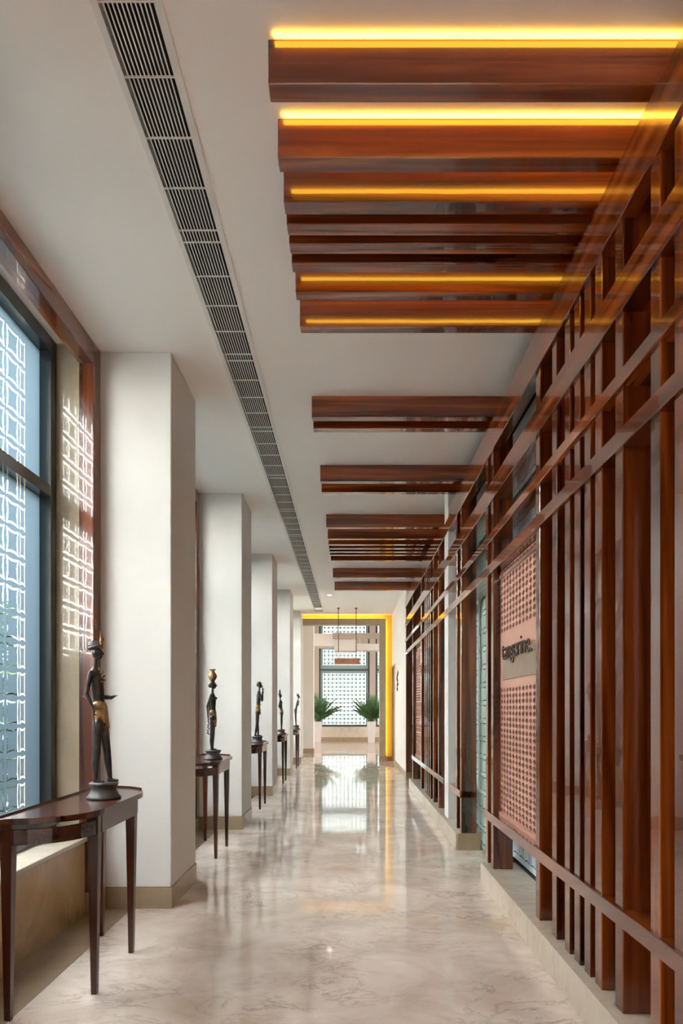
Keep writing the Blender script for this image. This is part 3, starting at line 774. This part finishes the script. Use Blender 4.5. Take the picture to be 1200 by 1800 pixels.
# ------------------------------------------------------------------ far portal
P = empty('door_2', (-.2, 15.6, 0)); P['kind'] = 'structure'; R = Vector(P.location)
pbox('yellow_wall', R, .80, 1.26, 15.62, 15.75, .11, 4.6, M['yellow'], P)
pbox('yellow_lintel', R, -6, .80, 15.62, 15.75, 3.16, 4.6, M['yellow'], P)
pbox('yellow_skirting', R, .80, .955, 15.60, 15.62, 0, .11, M['orange_stone'], P)
pbox('stone_jamb', R, .672, .815, 15.52, 15.575, 0, 3.255, M['beige_stone'], P, bev=.004)
pbox('stone_lintel', R, -1.95, .672, 15.52, 15.575, 3.115, 3.255, M['beige_stone'], P, bev=.004)
pbox('stone_reveal', R, .672, .77, 15.575, 15.80, 0, 3.115, M['beige_stone'], P)
pbox('stone_reveal', R, -1.95, .77, 15.575, 15.80, 3.115, 3.20, M['beige_stone'], P)
pbox('jamb_skirting', R, .668, .83, 15.505, 15.52, 0, .12, M['taupe'], P)
pbox('led_strip', R, .785, .797, 15.59, 15.605, .15, 3.22, M['led_frame'], P)
pbox('led_strip', R, -1.9, .78, 15.59, 15.605, 3.225, 3.237, M['led_frame'], P)
tag(box('wall_left', -1.95, -1.40, 15.62, 18.5, 0, 4.6, M['white']), kind='structure')
tag(box('wall_right', .82, 1.26, 15.80, 16.0, 0, 4.6, M['white']), kind='structure')
tag(box('wall_right', 1.26, 6, 15.7, 15.8, 0, 4.6, M['white']), kind='structure')
tag(box('wall_left', -6, -1.95, 15.62, 15.75, 0, 3.16, M['white']), kind='structure')
# left lobby pier
c = empty('column', (-.99, 18.5, 0)); tag(c, 'white pier at the left of the portal, under the beige lintel', 'column')
pbox('shaft', c.location, -1.95, -.99, 18.5, 18.9, .12, 4.59, M['white'], c)
pbox('skirting', c.location, -1.95, -.985, 18.49, 18.905, 0, .12, M['taupe'], c)
# lobby end wall with windows
YE = 26.0
tag(box('wall_back', -6, 6, YE-.05, YE+.2, 0, .52, M['marble_sill']), kind='structure')
tag(box('wall_back', -6, 6, YE-.05, YE+.2, 4.42, 4.6, M['white']), kind='structure')
tag(box('baseboard_back', -6, 6, YE-.07, YE-.05, 0, .12, M['taupe']), kind='structure')
for sx, nm in ((-1, 'left'), (1, 'right')):
    xa, xb = min(sx*6, sx*6.1), max(sx*6, sx*6.1)
    bm = bmesh.new()
    bx(bm, xa, xb, 15.62, 26.2, -.12, .4); bx(bm, xa, xb, 15.62, 26.2, 4.2, 4.72)
    for ya, yb in ((15.62, 16.0), (18.9, 19.3), (22.2, 22.6), (25.6, 26.2)): bx(bm, xa, xb, ya, yb, .4, 4.2)
    tag(mesh_obj('wall_' + nm, bm, M['white']), kind='structure')
nw = len(bays)
q = 3
for sx in (-1, 1):  # side windows out of view, added to bring daylight into the lobby
    for ya, yb in ((16.0, 18.9), (19.3, 22.2), (22.6, 25.6)):
        W = empty('window_%d' % (nw+q), (sx*6.05, (ya+yb)/2, .4)); W['kind'] = 'structure'; R = Vector(W.location); q += 1
        pbox('pane', R, sx*6.05-.005, sx*6.05+.005, ya, yb, .4, 4.2, M['glass_side'], W)
        pbox('transom', R, sx*6.05-.04, sx*6.05+.04, ya, yb, 2.6, 2.66, M['frame'], W)
for i, (x0, x1) in enumerate(((-1.15, .715), (1.0, 2.0))):
    W = empty('window_%d' % (nw+1+i), ((x0+x1)/2, YE, .52)); W['kind'] = 'structure'; R = Vector(W.location)
    for xa, xb in ((x0-.03, x0+.03), (x1-.03, x1+.03)): pbox('frame_stile', R, xa, xb, YE-.04, YE+.04, .52, 4.42, M['frame'], W)
    for za, zb in ((.52, .58), (2.66, 2.71), (3.55, 4.02)): pbox('transom', R, x0+.03, x1-.03, YE-.04, YE+.04, za, zb, M['frame'] if zb < 3 else M['grey_soffit'], W)
    for za, zb in ((.58, 2.66), (2.71, 3.55), (4.02, 4.42)):
        g = pbox('pane', R, x0+.03, x1-.03, YE-.004, YE+.004, za, zb, M['glass_solar'], W)
        ncl = int((x1-x0-.08)/CELL)
        bmf = film_bm(x0+.03, x1-.03, za, zb, (x0+x1)/2-ncl*CELL/2, ncl, .60, half=False)
        for v in bmf.verts: v.co = Vector((v.co.y, 0, v.co.z))
        f = mesh_obj('film', bmf, M['film_lobby'], g); f.location = Vector((0, YE-.008, 0)) - R - Vector(g.location); f['kind'] = 'stuff'
for x0, x1 in ((-6, -1.18), (.745, .97), (2.03, 6)):
    tag(box('wall_back', x0, x1, YE-.05, YE+.2, .52, 4.42, M['grey_soffit']), kind='structure')
# stepped lobby soffits
def soffit(x0, x1, y0, y1, z0, z1, mat, label):
    T = empty('hanging_soffit', ((x0+x1)/2, (y0+y1)/2, z0)); tag(T, label, 'soffit'); R = Vector(T.location)
    pbox('panel', R, x0, x1, y0, y1, z0, z1, M[mat], T, bev=.004)
    for x in (x0+.1, x1-.1): pbox('hanger', R, x-.01, x+.01, (y0+y1)/2-.01, (y0+y1)/2+.01, z1, 4.6, M['grille'], T)
soffit(-1.5, -.50, 21.8, 22.6, 3.20, 3.60, 'white', 'white boxed soffit hanging at left beyond the portal')
soffit(-.50, .21, 21.85, 22.6, 3.06, 3.42, 'white', 'white lower soffit in the middle of the lobby, above the pendant sign')
soffit(-.55, 1.4, 21.6, 21.79, 3.43, 3.60, 'grey_soffit', 'taupe soffit board crossing the lobby behind the pendant cables')
soffit(.22, 1.4, 22.0, 22.6, 3.09, 3.30, 'white', 'white soffit at right of the lobby beyond the portal')

# ------------------------------------------------------------------ pendant sign, downlight, wall ornament
T = empty('pendant_sign', (-.06, 14.5, 2.145)); tag(T, 'terracotta board sign hanging on two thin cables before the portal', 'sign'); R = Vector(T.location)
pbox('board', R, -.326, .205, 14.485, 14.515, 2.145, 2.278, M['pendant'], T, bev=.004)
for x in (-.245, .13):
    bm = bmesh.new(); tube(bm, [(x, 14.5, 2.27), (x, 14.5, CEIL-.005)], .0075, 8); s = mesh_obj('cable', bm, M['cable'], T); s.location = -R
    bm = bmesh.new(); lathe(bm, [(.028, CEIL-.018), (.028, CEIL-.002)], 16, x, 14.5); s = mesh_obj('ceiling_rose', bm, M['cable'], T); s.location = -R
T = empty('downlight', (-.386, 12.87, CEIL)); tag(T, 'small round recessed ceiling downlight near the end of the grille', 'light')
bm = bmesh.new(); lathe(bm, [(.030, -.002), (.032, -.006), (.045, -.006), (.046, -.001)], 24); mesh_obj('trim_ring', bm, M['grille'], T, smooth=True)
bm = bmesh.new(); lathe(bm, [(.029, -.0035), (.029, -.0015)], 20); mesh_obj('lens', bm, M['downlight'], T)
bm = bmesh.new()
pts = [(.940 + .004*math.sin(k), 13.55+.10*math.sin(k*1.3), 1.56+.045*k) for k in range(10)]
tube(bm, pts, [.008, .014, .010, .016, .010, .016, .012, .015, .010, .006], 8)
tag(mesh_obj('wall_ornament', bm, M['letter'], smooth=True), 'small wavy dark metal ornament on the white wall near the portal', 'ornament')

# ------------------------------------------------------------------ lobby palms
def palm(loc, label, seed):
    rnd = random.Random(seed)
    T = empty('potted_palm', loc); tag(T, label, 'plant', 'potted palms in the lobby')
    bm = bmesh.new()
    r0 = [bm.verts.new((x*.115, y*.115, 0)) for x, y in ((-1,-1),(1,-1),(1,1),(-1,1))]; r1 = [bm.verts.new((x*.165, y*.165, .74)) for x, y in ((-1,-1),(1,-1),(1,1),(-1,1))]
    r2 = [bm.verts.new((x*.145, y*.145, .74)) for x, y in ((-1,-1),(1,-1),(1,1),(-1,1))]; r3 = [bm.verts.new((x*.14, y*.14, .68)) for x, y in ((-1,-1),(1,-1),(1,1),(-1,1))]
    bm.faces.new(r0[::-1])
    for A, B_ in ((r0, r1), (r1, r2), (r2, r3)):
        for k in range(4): bm.faces.new((A[k], A[(k+1)%4], B_[(k+1)%4], B_[k]))
    bm.faces.new(r3)
    mesh_obj('planter', bm, M['planter'], T)
    for f in range(34):
        ang = rnd.uniform(0, 2*PI); tilt = rnd.uniform(.08, .75); Ln = rnd.uniform(.8, 1.2)
        d = Vector((math.cos(ang)*math.sin(tilt), math.sin(ang)*math.sin(tilt), math.cos(tilt)))
        h = Vector((math.cos(ang), math.sin(ang), 0))
        bm = bmesh.new(); sp = []
        for k in range(11):
            t = k/10; sp.append(Vector((0, 0, .68)) + d*Ln*t + (h*.35 + Vector((0, 0, -.45)))*Ln*(t**2)*math.sin(tilt))
        tube(bm, sp, [.007-.0055*k/10 for k in range(11)], 5)
        side = d.cross(Vector((0, 0, 1))).normalized()
        for k in range(4, 20):
            t = k/20; i0 = min(9, int(t*10)); p = sp[i0].lerp(sp[i0+1], t*10-i0); tang = (sp[i0+1]-sp[i0]).normalized()
            for s_ in (-1, 1):
                ll = .26*math.sin(PI*(t*.8+.12)); e = p + (side*s_*.75 + tang*.75 + Vector((0, 0, -.25)))*ll
                wv = tang*.014; m_ = p.lerp(e, .5) + Vector((0, 0, .02))
                a, b, c_, d_ = bm.verts.new(p), bm.verts.new(m_+wv), bm.verts.new(e), bm.verts.new(m_-wv)
                bm.faces.new((a, b, c_)); bm.faces.new((a, c_, d_))
        mesh_obj('frond', bm, M['leaf'], T)
palm((-1.17, 24.6, 0), 'potted palm in a pale tapered planter, left of the lobby window', 3)
palm((.77, 24.6, 0), 'potted palm in a pale tapered planter, right of the lobby window', 11)

tag(box('ground', 6.15, 60, 12.5, 26.4, -.4, -.30, M['paving']), kind='structure')
# ------------------------------------------------------------------ garden outside the left windows
tag(box('ground', -40, -1.96, -30, 60, -.4, -.30, M['paving']), kind='structure')
tag(box('ground', -1.96, 60, 26.4, 60, -.4, -.30, M['paving']), kind='structure')
rnd = random.Random(5)
bm = bmesh.new()
for k in range(2600):
    u = rnd.uniform(0, 2*PI); v = math.acos(rnd.uniform(-.6, 1)); r = .62*rnd.uniform(.6, 1.05)
    p = Vector((r*.9*math.sin(v)*math.cos(u), r*1.35*math.sin(v)*math.sin(u), 1.05+r*1.7*math.cos(v)))
    q = Matrix.Rotation(rnd.uniform(0, 6.28), 3, 'Z') @ Matrix.Rotation(rnd.uniform(-1, 1), 3, 'X')
    a = q @ Vector((.10, 0, 0)); b = q @ Vector((0, .045, 0))
    bm.faces.new([bm.verts.new(p+x) for x in (-a, b, a, -b)])
fo = mesh_obj('foliage', bm, M['leaf2']); fol_me = fo.data; bpy.data.objects.remove(fo)
bm = bmesh.new()
for k in range(5): tube(bm, [(0, 0, 0), (.1*math.cos(k*1.26), .1*math.sin(k*1.26), .5), (.28*math.cos(k*1.26), .3*math.sin(k*1.26), 1.0)], [.025, .018, .008], 6)
st = mesh_obj('stem', bm, M['bark']); stem_me = st.data; bpy.data.objects.remove(st)
for k in range(13):
    back = k >= 7; j = k-7 if back else k
    T = empty('garden_shrub', (-5.0 if back else -3.0+rnd.uniform(-.25, .25), (1.26 if back else .2)+j*2.12, -.3), rnd.uniform(-.2, .2))
    s_ = rnd.uniform(.98, 1.1); T.scale = (s_*1.2, s_, s_*1.45) if back else (s_, s_, s_)
    tag(T, 'tall green shrub of the rear row outside the patterned left windows' if back else 'green garden shrub close outside the patterned left windows', 'shrub', 'rear garden shrubs' if back else 'front garden shrubs')
    f = data_obj('foliage', fol_me, T); f['kind'] = 'stuff'
    data_obj('stem', stem_me, T)
